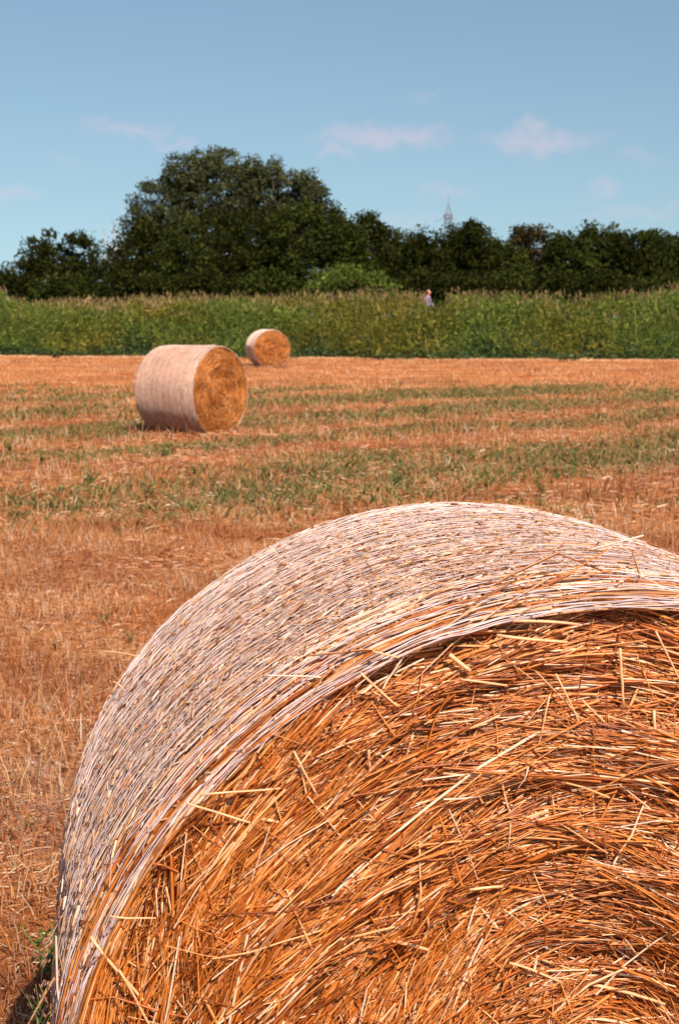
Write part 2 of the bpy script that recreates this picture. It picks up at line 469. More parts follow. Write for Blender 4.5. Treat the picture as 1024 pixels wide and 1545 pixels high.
    flip = np.where(rng.random(n) < .05, rng.normal(size=n) * .35, 0)
    rr = prof(np.clip(yy, 0, L)) + (-.004 + .006 * rng.random(n) + lift)[:, None] + s * flip[:, None]
    P = ang(ph, rr, yy)
    rad = np.clip(rng.lognormal(np.log(.00105), .4, n), .0005, .0025)[:, None] * sw * np.array([1, 1, .9, .6])[None]
    if fore:      # golden straw shows between the wide strands next to the rim
        em = (y > .018) & (y < .13) & (rng.random(n) < .5)
        V, F = tubes(P[em], rad[em] * 1.25, 4)
        mesh('rim_straw', V, F, M['straw'], root)['kind'] = 'stuff'
        P, rad = P[~em], rad[~em]
    V, F = tubes(P, rad, 3)
    ch = mesh('chaff', V, F, M['chaff'], root)
    ch['kind'] = 'stuff'
    # --- net
    ny_ = n_strand
    y = .035 + (L - .06) * (np.arange(ny_) + rng.random(ny_) * .5) / ny_
    if fore:
        # fewer strands near the rim, then a gathered bundle right at the rim
        y = y[(y > .16) | (rng.random(ny_) < .6)]
        y = np.concatenate([y, rng.normal(.010, .009, 9), rng.normal(.050, .006, 3), rng.normal(.095, .007, 3)])
        a0, a1 = -.35 * pi, 1.35 * pi
    else:
        y = np.concatenate([y, rng.normal(.02, .01, 4)]); a0, a1 = 0, 2 * pi
    n = len(y)
    ph = np.linspace(a0, a1, seg)[None] + np.zeros((n, 1))
    ids = np.arange(n)[:, None]
    bund = (y < .14)[:, None]
    yy = y[:, None] + (fbm(ph * 2.2, ids * 1.0 * 7.3, 91) - .5) * np.where(bund, .030, .012) + (vn(ph * 14, ids * 5.1, 93) - .5) * .004
    yy = yy + (vn(ph * 1.1, 0 * ids + 3.3, 95) - .5) * .03 * (y[:, None] > .2)
    yy = np.clip(yy, -.005, L)
    rr = prof(yy) + .0034 + (fbm(ph * 12, ids * 3.7, 97) - .5) * .010 + .0015 * bund
    ww = (.0006 + .0008 * vn(ph * 5, ids * 9.1, 99)) * sw * np.where(bund, 1.3, 1)
    P = ang(ph, rr, yy)
    ctr = np.stack([0 * ph, 0 * ph + 1, 0 * ph], -1)
    V, F = tubes(P, ww, 4, flat=.5, ref=np.broadcast_to(norm(P - (C + np.array([0, 0, 0]))), P.shape))
    parts = [(V, F)]
    if fore:
        # thin zigzag ties between strands
        nz_ = 60
        for k in range(nz_):
            yb = .05 + (L - .1) * k / nz_
            m_ = 420
            ph = np.linspace(a0, a1, m_)
            yz = yb + .009 * (2 * np.abs((np.arange(m_) % 2)) - 1) + (vn(ph * 2, ph * 0 + k, 92) - .5) * .02
            rz = prof(yz) + .001 + (vn(ph * 20, ph * 0 + k * 3.1, 94) - .5) * .008
            parts.append(tubes(ang(ph, rz, yz)[None], np.full((1, m_), .0005), 3))
    V, F = join(parts)
    mesh('net_wrap', V, F, M['net'] if fore else M['far_net'], root)
    if fore:
        # individual loose straws lying across the others
        def loose(px0, pz0, px1, pz1, rad, lift=.012, bend=0.0, name='loose_straw'):
            a = np.array([px0, pz0]); b_ = np.array([px1, pz1])
            s = np.linspace(0, 1, 6)
            p = a + (b_ - a) * s[:, None]
            nrm = np.array([-(b_ - a)[1], (b_ - a)[0]])
            p = p + nrm * bend * (s * (1 - s) * 4)[:, None]
            yv = relief(np.hypot(p[:, 0], p[:, 1]), np.arctan2(p[:, 1], p[:, 0])) * .35
            yv = yv.min() * .6 + yv * .4 - lift
            P = np.stack([p[:, 0], yv, p[:, 1] + R], -1)[None]
            V, F = tubes(P, rad * np.array([[1, 1, .97, .95, .92, .85]]), 6)
            n6 = 6
            caps = np.array([[5, 4, 3, 2, 1, 0], [30, 31, 32, 33, 34, 35]])
            mesh(name, V, [F, caps], M['bright_straw'], root, smooth=False)
        # (photo px a, photo px b) measured on the bale end
        def face_uv(px, py):
            # intersect the pixel ray with the plane of the bale end
            pt = math.atan((772.5 - HOR) / FOC)
            vx, vy = (px - 512) / FOC, (772.5 - py) / FOC
            D = np.array([vx, cos(pt) + vy * sin(pt), -sin(pt) + vy * cos(pt)])
            nrm = np.array([-sin(th), cos(th), 0]); c0 = np.array([cx, cy, zg + R])
            tt = ((c0 - np.array([0, 0, EYE])) @ nrm) / (D @ nrm)
            X_ = np.array([0, 0, EYE]) + D * tt - c0
            return X_ @ np.array([cos(th), sin(th), 0]), X_[2]
        L_ = [(137, 1404, 237, 1520, .0022), (440, 1125, 500, 1230, .0015), (540, 1010, 595, 1060, .0018), (560, 980, 600, 990, .0016),
              (930, 975, 935, 1063, .0022), (977, 1065, 980, 1140, .0022), (830, 1010, 885, 1135, .0013), (675, 985, 705, 1008, .0035),
              (880, 1168, 884, 1228, .0022), (742, 1160, 800, 1178, .0018), (745, 1165, 762, 1225, .0018), (550, 1120, 553, 1150, .002),
              (608, 1255, 622, 1330, .0022), (632, 1330, 640, 1390, .0020), (925, 1140, 957, 1235, .0013), (660, 1155, 760, 1165, .0022),
              (553, 1393, 640, 1420, .0026), (610, 1135, 620, 1105, .0022), (820, 1040, 790, 1165, .0012), (715, 1230, 760, 1180, .0014),
              (870, 1300, 990, 1370, .0025), (700, 1330, 750, 1325, .0022), (600, 1540, 690, 1470, .0018), (340, 1400, 380, 1330, .0018),
              (300, 1190, 420, 1180, .0016), (280, 1200, 380, 1230, .0018), (390, 1225, 440, 1235, .0026), (365, 1300, 410, 1240, .002),
              (372, 1265, 440, 1330, .0014), (180, 1450, 230, 1540, .0016), (165, 1370, 235, 1375, .0014), (460, 1190, 540, 1290, .0013),
              (470, 1280, 560, 1250, .0016), (640, 1255, 655, 1205, .0014), (825, 1330, 930, 1372, .0018), (960, 1210, 1024, 1230, .0024),
              (770, 935, 870, 940, .0022), (745, 955, 850, 965, .0024), (690, 1020, 760, 1030, .0018), (985, 950, 1024, 1030, .0016),
              (870, 1050, 935, 1110, .0014), (450, 1150, 462, 1210, .0016), (520, 1380, 600, 1350, .0016), (250, 1330, 262, 1400, .0012),
              (430, 1440, 500, 1400, .0018), (760, 1440, 840, 1470, .002), (880, 1470, 990, 1500, .0026), (650, 1500, 700, 1430, .0016),
              (910, 1410, 1010, 1390, .002), (700, 1090, 745, 1070, .0018), (325, 1450, 350, 1380, .0014), (560, 1040, 600, 1060, .0012),
              (790, 1290, 820, 1360, .0012), (950, 1330, 975, 1410, .0014), (480, 1500, 530, 1430, .0014), (380, 1490, 392, 1430, .0014)]
        for (a, b_, c, d, rd) in L_:
            p0, p1 = face_uv(a, b_), face_uv(c, d)
            loose(p0[0], p0[1], p1[0], p1[1], rd * .85, lift=random.uniform(.012, .022), bend=random.uniform(-.022, .022))
        # straws that stick out at the rim, through the net
        for k in range(34):
            phi = radians(random.uniform(35, 178)); yb = random.choice([random.uniform(.0, .2), random.uniform(.2, L)])
            l = random.uniform(.025, .09)
            p0 = ang(np.array([phi]), np.array([float(prof(yb)) - .004]), np.array([yb]))[0]
            d = norm(np.array([rng.normal() * .8, -abs(rng.normal()) * .35, rng.normal() * .8]) + .5 * norm(p0 - C) * random.uniform(0, .7))
            d = norm(d)
            p1 = p0 + norm(p0 - C) * .006; s = np.linspace(0, 1, 5)[:, None]
            P = (p1 + d * l * s + np.array([0, 0, -.012]) * s * s)[None]
            V, F = tubes(P, random.uniform(.0007, .0019) * np.array([[1, 1, .9, .8, .6]]), 5)
            mesh('loose_straw', V, F, M['bright_straw'] if k % 3 else M['chaff'], root)
    return root

# far net: strands read as soft pinkish white bands round the bale
m, t, b = new_mat('sun bleached net wrap')
tcx = t.nodes.new('ShaderNodeTexCoord'); sx = t.nodes.new('ShaderNodeSeparateXYZ'); t.links.new(tcx.outputs['Object'], sx.inputs[0])
mu = t.nodes.new('ShaderNodeMath'); mu.operation = 'SINE'; m2 = t.nodes.new('ShaderNodeMath'); m2.operation = 'MULTIPLY'; m2.inputs[1].default_value = 60
t.links.new(sx.outputs[1], m2.inputs[0]); t.links.new(m2.outputs[0], mu.inputs[0])
bd = ramp(t, mu.outputs[0], [(0, (.76, .57, .49)), (1, (.88, .74, .67))])
c = mixc(t, 1.0, bd, ramp(t, noise(t, 9, 4), [(.3, (.85, .82, .8)), (.7, (1, 1, 1))]), 'MULTIPLY')
t.links.new(c, b.inputs['Base Color']); b.inputs['Roughness'].default_value = .6
M['far_net'] = m

fore = bale('large round straw bale filling the foreground, net wrapped, its straw end facing the camera',
             .318, 1.66, .153, .660, .97, 1.015, 125000, 90000, 112, 300, 1.0, 1.0, True)
BZ = 0
# middle bale
mx, my = at(335, 0, 19.5)[0], 19.4
bale('pink white net wrapped bale in mid field, its orange end turned right',
     mx, my, radians(57), .625, 1.04, 1.0, 9000, 14000, 150, 120, 1.7, 1.0, False)
fx_, fy_ = at(411, 0, 46)[0], 46.0
bale('small distant straw bale close to the green bank, the farthest of the three',
     fx_, fy_, radians(17), .615, 1.2, 1.0, 6000, 7000, 110, 90, 2.6, 1.0, False)

for (cx, cy, R_b, L_b, th_b) in BALES[1:]:
    n = 900; a = rng.random(n) * L_b * 1.1 - .08; sd = np.where(rng.random(n) < .5, -1, 1) * rng.uniform(.25, .75, n)
    ef = rng.random(n) < .4; a = np.where(ef, -rng.random(n) * .35, a); sd = np.where(ef, rng.uniform(-.5, .5, n), sd)
    x = cx - a * sin(th_b) + sd * cos(th_b); y = cy + a * cos(th_b) + sd * sin(th_b); z = terrain(x, y) + .02 + .05 * rng.random(n)
    D = norm(rng.normal(size=(n, 3)) * [1, 1, .25]) * rng.uniform(.03, .12, n)[:, None]
    V, F = tubes(np.stack([np.stack([x, y, z], -1) + D * k for k in (-1, 0, 1)], 1), .004, 3)
    tag(mesh('straw_litter', V, F, M['litter']), label='loose straw scattered round the foot of a distant bale', kind='stuff')

# ------------------------------------------------------------ stubble, litter and grass
def stalks(name, n, d0, d1, h, rad, mat, lean=.22, power=1.0, dens=None, margin=2.2, sides=3):
    x, y = wedge(n, d0, d1, margin, power=power)
    # drill rows: pull each stalk towards its row
    u = uu(x, y); row = .15; q = np.round(u / row) * row + rng.normal(size=len(u)) * .018
    f = (q - u) * .75; x = x + ROWN[0] * f; y = y + ROWN[1] * f
    keep = clear_of_bales(x, y) & (wlev(x, y) < .2)
    if dens is not None: keep &= rng.random(len(x)) < dens(x, y)
    x, y = x[keep], y[keep]; n = len(x)
    z = terrain(x, y)
    hh = h * rng.lognormal(0, .35, n) * (.6 + .8 * fbm(x * .8, y * .8, 111))
    dx, dy = rng.normal(size=n) * lean * hh, rng.normal(size=n) * lean * hh
    s = np.array([0, .55, 1.0])[None]
    P = np.stack([x[:, None] + dx[:, None] * s ** 1.5, y[:, None] + dy[:, None] * s ** 1.5, z[:, None] - .01 + hh[:, None] * s], -1)
    V, F = tubes(P, rad * rng.lognormal(0, .3, n)[:, None] * np.array([1, 1, .75])[None], sides)
    o = mesh(name, V, F, mat); o['kind'] = 'stuff'
    return o
ng = lambda x, y: (1 - .75 * green_mask(x, y)) * (.22 + .78 * sst(.36, .58, fbm(x * 1.3, y * 1.3, 121)))
tag(stalks('stubble', 95000, 2.2, 11, .075, .0015, M['stubble'], dens=ng, lean=.3), label='cut orange stubble standing across the near field')
tag(stalks('stubble', 60000, 11, 28, .085, .0033, M['stubble'], dens=ng), label='cut stubble across the middle of the field')
tag(stalks('stubble', 90000, 28, 56, .055, .0055, M['stubble'], dens=ng), label='cut stubble across the far field up to the bank')

def litter(name, n, d0, d1, l0, rad, mat, power=1.0):
    x, y = wedge(n, d0, d1, 2.2, power=power)
    k = clear_of_bales(x, y) & (rng.random(len(x)) < .3 + .7 * fbm(x * 1.2, y * 1.2, 131)); x, y = x[k], y[k]
    n = len(x); z = terrain(x, y) + rng.random(n) ** 2 * .035
    a = rng.normal(size=n) * .9 + (0 if True else 0)
    ln = l0 * rng.lognormal(0, .5, n); el = rng.normal(size=n) * .18
    s = np.linspace(-.5, .5, 3)[None] * ln[:, None]
    P = np.stack([x[:, None] + s * np.cos(a)[:, None], y[:, None] + s * np.sin(a)[:, None], z[:, None] + .006 + s * el[:, None] - 1.5 * s * s], -1)
    V, F = tubes(P, rad * rng.lognormal(0, .35, n)[:, None] * np.ones((1, 3)), 3)
    o = mesh(name, V, F, mat); o['kind'] = 'stuff'; return o
tag(litter('straw_litter', 150000, 2.2, 10, .045, .0014, M['litter'], 1.1), label='loose orange straw litter on the near ground')
tag(litter('straw_litter', 50000, 9, 26, .09, .004, M['litter']), label='loose straw lying between the rows further out')

def clods(n):
    x, y = wedge(n, 2.6, 14, 1.5)
    sm = (sst(.46, .60, fbm(x * .9 + .3 * y, y * .55, 61))) * (1 - sst(5, 9, y)) + .15
    k = (rng.random(n if len(x) == n else len(x)) < sm) & clear_of_bales(x, y); x, y = x[k], y[k]; n = len(x)
    z = terrain(x, y); sz = rng.lognormal(np.log(.008), .5, n)
    ico = np.array([[1, 0, 0], [-1, 0, 0], [0, 1, 0], [0, -1, 0], [0, 0, 1], [0, 0, -1]], float)
    V = ico[None] * (sz[:, None, None] * rng.uniform(.6, 1.3, (n, 6, 1))) * [1.2, 1.2, .6] + rng.normal(size=(n, 6, 3)) * sz[:, None, None] * .15
    V = V + np.stack([x, y, z + sz * .2], -1)[:, None]
    f = np.array([[0, 2, 4], [2, 1, 4], [1, 3, 4], [3, 0, 4], [2, 0, 5], [1, 2, 5], [3, 1, 5], [0, 3, 5]])
    F = (f[None] + 6 * np.arange(n)[:, None, None]).reshape(-1, 3)
    return mesh('soil_crumbs', V.reshape(-1, 3), F, M['soil'], smooth=True)
M['soil'] = island_mat('dry pale soil', [(0, (.28, .13, .08)), (.6, (.46, .27, .18)), (1, (.66, .46, .36))], rough=.95, spec=.1, nscale=60, namt=.3)
tag(clods(20000), label='pale crumbs of dry soil between the stubble', kind='stuff')
# low green growth in bands
def greens(name, n, d0, d1, size, mat):
    x, y = wedge(n, d0, d1, 2.5)
    k = (rng.random(len(x)) < 1.0 * green_mask(x, y) * (.35 + 1.2 * sst(.35, .65, fbm(x * 2.2, y * 2.2, 141)))) & clear_of_bales(x, y)
    x, y = x[k], y[k]; n = len(x); z = terrain(x, y)
    hh = size * rng.lognormal(0, .4, n)
    a = rng.random(n) * 2 * pi; ln = .7 * hh
    s = np.array([0, .5, 1])[None]
    P = np.stack([x[:, None] + ln[:, None] * np.cos(a)[:, None] * s ** 1.6, y[:, None] + ln[:, None] * np.sin(a)[:, None] * s ** 1.6, z[:, None] + hh[:, None] * (s - .3 * s * s)], -1)
    V, F = tubes(P, (size * .11) * rng.lognormal(0, .3, n)[:, None] * np.array([[.6, 1, .15]]), 4, flat=.15)
    o = mesh(name, V, F, mat); o['kind'] = 'stuff'; return o
tag(greens('low_grass', 130000, 9, 22, .062, M['low_grass']), label='low green grass in bands between the rows')
tag(greens('low_grass', 110000, 22, 37, .085, M['low_grass']), label='far bands of low green grass')

# individual green weeds
WEEDS = [(135, 733, .22, 'broad', 'leafy green weed alone at the left, nearer than the mid field bale'),
         (62, 700, .20, 'broad', 'low green weed near the left edge below the green band'),
         (225, 752, .16, 'broad', 'small green weed in the stubble below the mid field bale'),
         (297, 722, .18, 'broad', 'dark weed tuft right of the leafy weed, below the mid field bale'),
         (443, 806, .13, 'broad', 'small bright weed just above the left shoulder of the front bale'),
         (868, 722, .34, 'tall', 'tall blue green weed at the right, above the front bale'),
         (683, 600, .55, 'tall', 'single upright dark weed far out in the orange stubble, right of centre'),
         (735, 738, .20, 'broad', 'leafy weed in the green band above the crown of the front bale'),
         (820, 746, .20, 'broad', 'low weed left of the tall blue green weed'),
         (490, 748, .22, 'broad', 'grey green weed in the green band, centre of the field'),
         (600, 738, .20, 'broad', 'weed between the centre weed and the one above the front bale'),
         (565, 640, .24, 'broad', 'weed tuft to the right of the mid field bale'),
         (640, 628, .22, 'broad', 'weed tuft below the single upright weed'),
         (210, 652, .26, 'broad', 'dark weed at the shaded lower left corner of the mid field bale'),
         (345, 655, .26, 'broad', 'green tuft at the foot of the mid field bale, under its orange end'),
         (250, 690, .22, 'broad', 'green tuft in front of the mid field bale'),
         (15, 685, .24, 'broad', 'green tuft cut by the left edge of the picture'),
         (195, 682, .10, 'broad', 'flat rosette weed in front of the shaded corner of the bale'),
         (190, 975, .07, 'broad', 'tiny green sprout on bare soil left of the front bale'),
         (75, 985, .06, 'broad', 'tiny green sprout on pale soil near the left edge'),
         (150, 945, .07, 'broad', 'small green blades on the pale soil patch'),
         (62, 1530, .15, 'broad', 'dark green weed in the bale shadow at the bottom left'),
         (30, 1270, .05, 'broad', 'tiny sprout low at the left edge')]
for (px, py, h, kind, lab) in WEEDS:
    d = EYE * FOC / (py - HOR); x = (px - 512) / FOC * d
    z = float(terrain(np.array(x), np.array(d)))
    root = empty('weed', (x, d, z)); tag(root, lab, 'weed', 'green weeds in the stubble')
    ns = 7 if kind == 'broad' else 3
    if kind == 'broad' and h > .15: ns = 9
    st_, lf = [], []
    for k in range(ns):
        a = random.uniform(0, 2 * pi); sp = (.55 if kind == 'broad' else .12) * h * random.uniform(.3, 1.2)
        hh = h * random.uniform(.5, 1.0)
        s = np.linspace(0, 1, 5)
        P = np.stack([sp * cos(a) * s ** 1.3, sp * sin(a) * s ** 1.3, hh * s], -1)
        st_.append(tubes(P[None], np.full((1, 5), max(.0015, h * .012)), 4))
        for j in range(8 if kind == 'broad' else 22):
            q = random.uniform(.25, 1.0); p = np.array([np.interp(q, s, P[:, i]) for i in range(3)])
            b_ = random.uniform(0, 2 * pi); l = h * random.uniform(.12, .24) * (1 if kind == 'broad' else .55)
            dirv = np.array([cos(b_), sin(b_), random.uniform(-.1, .7)]); sd = np.cross(dirv, [0, 0, 1]); sd = sd / np.linalg.norm(sd)
            c = p + dirv * l * .5
            lf.append(quads(c[None], (dirv * l * .5)[None], (sd * l * .26)[None]))
    V, F = join(st_); mesh('stem', V, F, M['stem'], root)
    V, F = join(lf); mesh('foliage', V, F, M['weed'], root)

# grass stalk beside the front bale
gx0, gy0 = -.362, 1.6
root = empty('flowering_grass', (gx0 - .01, gy0, 0)); tag(root, 'single green grass stalk with a pinkish seed head, bottom left beside the front bale', 'grass plant')
tops = [(0, 0, .93), (.035, .03, .86), (-.03, .02, .70)]
stp, bl, hd = [], [], []
s = np.linspace(0, 1, 12)
for i, (dx, dy, hh) in enumerate(tops[:2]):
    P = np.stack([dx * s ** 2 + .012 * s, dy * s + i * .02, hh * .85 * s], -1)
    stp.append(tubes(P[None], np.linspace(.0026, .0013, 12)[None], 6))
    top = P[-1]
    for k in range(26):
        a = random.uniform(0, 2 * pi); q = random.uniform(0, 1)
        b0 = top + np.array([0.01 * q, 0, .13 * q - .03]); l = random.uniform(.015, .045) * (1.3 - q)
        tip = b0 + np.array([cos(a) * l * .55, sin(a) * l * .5, l * .9])
        ss = np.linspace(0, 1, 4)[:, None]
        stp.append(tubes((b0 + (tip - b0) * ss)[None], np.full((1, 4), .0004), 3))
        for j in range(3):
            c = b0 + (tip - b0) * random.uniform(.5, 1.0) + rng.normal(size=3) * .002
            hd.append(quads(c[None], (norm(tip - b0) * .0032)[None], (norm(np.cross(tip - b0, [.3, 1, .2])) * .0011)[None]))
for k in range(5):
    a = random.choice([-1, 1]) * random.uniform(.2, 1.2) - .4; hh = random.uniform(.3, .62); l = random.uniform(.10, .22)
    P = np.stack([.008 * hh + np.cos(a) * l * s * random.choice([-1, 1]), np.sin(a) * l * s, hh * .8 + l * 1.1 * s - l * 1.2 * s * s], -1)
    bl.append(tubes(P[None], (.0045 * np.sin(np.pi * (s * .85 + .12)))[None], 4, flat=.12))
V, F = join(stp); mesh('stem', V, F, M['stem'], root)
V, F = join(bl); mesh('blade', V, F, M['weed'], root)
V, F = join(hd); mesh('seed_head', V, F, M['pink'], root)

# ------------------------------------------------------------ green bank (levee) growth
def bank(name, n, w0, w1, h, kind, mat, hpow=1.0, zmin=0.0):
    x = rng.uniform(-26, 24, n); wv = w0 + (w1 - w0) * rng.random(n)
    wv = wv + (fbm(x * 1.3, x * 0, 171) - .5) * 2.2 * (w0 < 1) + (vn(x * 3.1, x * 0 + 2, 173) - .5) * .5 * (w0 < 1)
    y = wv - .23 * x + 55.2; z0 = terrain(x, y)
    top = h * (.42 + 1.0 * fbm(x * .45, y * .45, 151) + .25 * (vn(x * 2.5, y * 2.5, 153) - .5)) * (.45 + .55 * sst(-.2, 1.6, wv)) * (1 - .55 * ((np.abs(x - 4.1 + .0 * y) < .55) & (y > 58)))
    q = rng.random(n) ** hpow; q = zmin + (1 - zmin) * q
    z = z0 + top * q
    C = np.stack([x, y, z], -1)
    if kind == 'leaf':
        D = norm(rng.normal(size=(n, 3)) * [1, 1, .7] + [0, -.3, .35]); Sd = norm(np.cross(D, rng.normal(size=(n, 3))))
        l = rng.lognormal(np.log(.055), .45, n)[:, None]
        V, F = quads(C, D * l, Sd * l * .42)
    elif kind == 'blade':
        D = norm(rng.normal(size=(n, 3)) * [.35, .35, .1] + [0, 0, 1]); Sd = norm(np.cross(D, rng.normal(size=(n, 3))))
        l = rng.lognormal(np.log(.20), .35, n)[:, None]
        V, F = quads(C, D * l, Sd * .022)
    else:
        C[:, 2] = z0 + top * rng.uniform(.92, 1.2, n)
        D = norm(rng.normal(size=(n, 3)) * [.3, .3, .1] + [0, 0, 1]); Sd = norm(np.cross(D, rng.normal(size=(n, 3))))
        l = rng.lognormal(np.log(.08), .35, n)[:, None]
        V, F = quads(C, D * l, Sd * l * .28)
    o = mesh(name, V, F, mat); o['kind'] = 'stuff'; return o
tag(bank('bank_foliage', 150000, 0, 7.5, 1.25, 'leaf', M['levee_leaf'], .8), label='tall green growth covering the bank')
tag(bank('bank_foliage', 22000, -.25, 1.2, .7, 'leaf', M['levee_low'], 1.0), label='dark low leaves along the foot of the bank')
tag(bank('bank_grass', 18000, .3, 10, 1.3, 'blade', M['levee_leaf'], .7), label='upright grass blades on the bank')
tag(bank('seed_heads', 11000, 4.5, 11, 1.25, 'seed', M['seed']), label='brown seed heads along the top of the bank')
tag(bank('seed_heads', 1600, 2, 4.5, 1.15, 'seed', M['seed']), label='scattered seed heads on the face of the bank')
# dry straw line at the foot of the bank
n = 9000; x = rng.uniform(-18, 16, n); y = 55.2 - .23 * x - .25 + rng.normal(size=n) * .22 ; z = terrain(x, y)
D = norm(rng.normal(size=(n, 3)) * [1, .6, .3]); V, F = tubes(np.stack([np.stack([x, y, z + .03], -1) + D * s_ for s_ in (-.09, 0, .09)], 1), .008, 3)
tag(mesh('straw_litter', V, F, M['bright_straw']), label='pale line of straw at the foot of the bank', kind='stuff')

# ------------------------------------------------------------ trees
def crown_mesh(lobes, d, n_clump, per, leaf, mat, parent, origin, gap=0.0, rough=1.0):
    """lobes: (px,py,rx,ry) in photo pixels at depth d; converted to metres, each lobe as deep as it is wide"""
    cl = []
    vol = np.array([(l[2] * l[2] * l[3]) ** (2 / 3) for l in lobes]); vol = vol / vol.sum()
    for l, v in zip(lobes, vol):
        k = int(n_clump * v) + 1
        c = np.array(at(l[0], l[1], d)); rx, rz = l[2] / FOC * d, l[3] / FOC * d; ry = min(rx, rz * 1.1) * .9
        if len(l) > 4: c[1] += l[4]
        dirs = norm(rng.normal(size=(k, 3))); rad = rng.random(k) ** .28
        rad = rad * (.86 + .22 * rng.random(k))
        cl.append(c + dirs * rad[:, None] * np.array([rx, ry, rz]))
    cl = np.vstack(cl)
    cl = cl[cl[:, 2] > .3]
    if gap > 0:
        f = vn(cl[:, 0] * .9 + 5, cl[:, 2] * .9, 161)
        cl = cl[f > gap]
    k = len(cl); rs = rng.uniform(.30, .62, k) * rough
    per_c = np.repeat(np.arange(k), per)
    o = norm(rng.normal(size=(k * per, 3))); rr = rng.random(k * per) ** .45
    P = cl[per_c] + o * (rr * rs[per_c])[:, None] * np.array([1.15, 1.15, .8])
    D = norm(o + rng.normal(size=o.shape) * .8 + [0, 0, -.15]); Sd = norm(np.cross(D, rng.normal(size=o.shape)))
    l = leaf * rng.lognormal(0, .3, k * per)[:, None]
    V, F = quads(P - origin, D * l, Sd * l * .55)
    mesh('crown', V, F, mat, parent)
    return cl

def tree(name, label, cat, lobes, d, n_clump, mat, group='trees behind the bank', per=58, leaf=.092, gap=0.0, bark='bark', trunk_r=.2, rough=1.0):
    cx = lobes[0][0]; x0 = (cx - 512) / FOC * d
    g = float(terrain(np.array(x0), np.array(float(d)))); origin = np.array([x0, d, g])
    root = empty(name, tuple(origin)); tag(root, label, cat, group)
    lo = list(lobes)
    cl = crown_mesh(lo, d, n_clump, per, leaf, M[mat], root, origin, gap, rough)
    # trunk with limbs reaching into the crown
    top = cl[:, 2].max() - g; parts = []
    s = np.linspace(0, 1, 9); hh = top * .72
    P = np.stack([.25 * np.sin(s * 3 + x0), .2 * np.sin(s * 4), hh * s - .1], -1)
    parts.append(tubes(P[None], (trunk_r * (1 - .75 * s))[None], 9))
    idx = rng.choice(len(cl), min(16, len(cl)), replace=False)
    for i in idx:
        e_ = cl[i] - origin; zb = max(.4, min(hh * .9, e_[2] * .55)); b_ = np.array([np.interp(zb, P[:, 2], P[:, 0]), np.interp(zb, P[:, 2], P[:, 1]), zb])
        ss = np.linspace(0, 1, 6)[:, None]
        Q = b_ + (e_ - b_) * ss + np.array([0, 0, -.35]) * (ss * (1 - ss)) * 2
        parts.append(tubes(Q[None], (trunk_r * .34 * (1 - .85 * ss[:, 0]))[None], 6))
    V, F = join(parts); mesh('trunk', V, F, M[bark], root, smooth=True)
    return root

T = tree
T('poplar_tree', 'tallest broad olive tree at the left of the big clump, sky showing through it', 'tree',
  [(325, 302, 66, 68), (252, 330, 54, 62), (300, 370, 85, 70), (215, 350, 30, 48), (350, 270, 40, 40), (290, 275, 40, 36)], 90, 640, 'leaf_olive', gap=.08, trunk_r=.4, per=74, leaf=.088)
T('poplar_tree', 'olive tree forming the right shoulder of the big clump', 'tree',
  [(425, 312, 62, 64), (462, 322, 38, 58), (410, 365, 60, 60), (400, 285, 35, 40)], 90, 440, 'leaf_olive', gap=.08, trunk_r=.36, per=74, leaf=.088)
T('broadleaf_tree', 'dark rounded tree in front of the tallest tree', 'tree', [(335, 385, 66, 75), (340, 430, 80, 55)], 84, 280, 'leaf_dark')
T('broadleaf_tree', 'dark tree at the left foot of the big clump', 'tree', [(225, 392, 46, 58), (235, 430, 55, 50)], 84, 200, 'leaf_dark')
T('broadleaf_tree', 'mid green tree at the right foot of the big clump, left of the bright bush', 'tree', [(452, 368, 52, 66), (470, 420, 60, 60), (495, 352, 30, 40)], 83, 280, 'leaf_mid')
T('broadleaf_tree', 'green tree filling the middle of the big clump in front of the two olive trees', 'tree', [(285, 395, 45, 60), (280, 440, 60, 45)], 81, 190, 'leaf_mid')
T('broadleaf_tree', 'dark tree between the green one and the mid green one in the big clump', 'tree', [(395, 370, 50, 62), (400, 430, 60, 55)], 85, 210, 'leaf_dark')
T('small_tree', 'little dark tree filling the dip beside the bare pale tree', 'tree', [(178, 398, 20, 32), (172, 435, 34, 36)], 82, 80, 'leaf_dark')
T('small_tree', 'pointed dark tree standing left in the low group at the far left', 'tree', [(66, 385, 27, 36), (60, 425, 48, 44)], 80, 130, 'leaf_dark')
T('small_tree', 'dark tree standing right in the low group at the far left', 'tree', [(124, 390, 33, 38), (122, 430, 44, 42)], 80, 140, 'leaf_dark')
T('small_tree', 'low dark tree tapering off at the left edge of the picture', 'tree', [(22, 425, 26, 22), (10, 450, 40, 30)], 79, 80, 'leaf_dark')
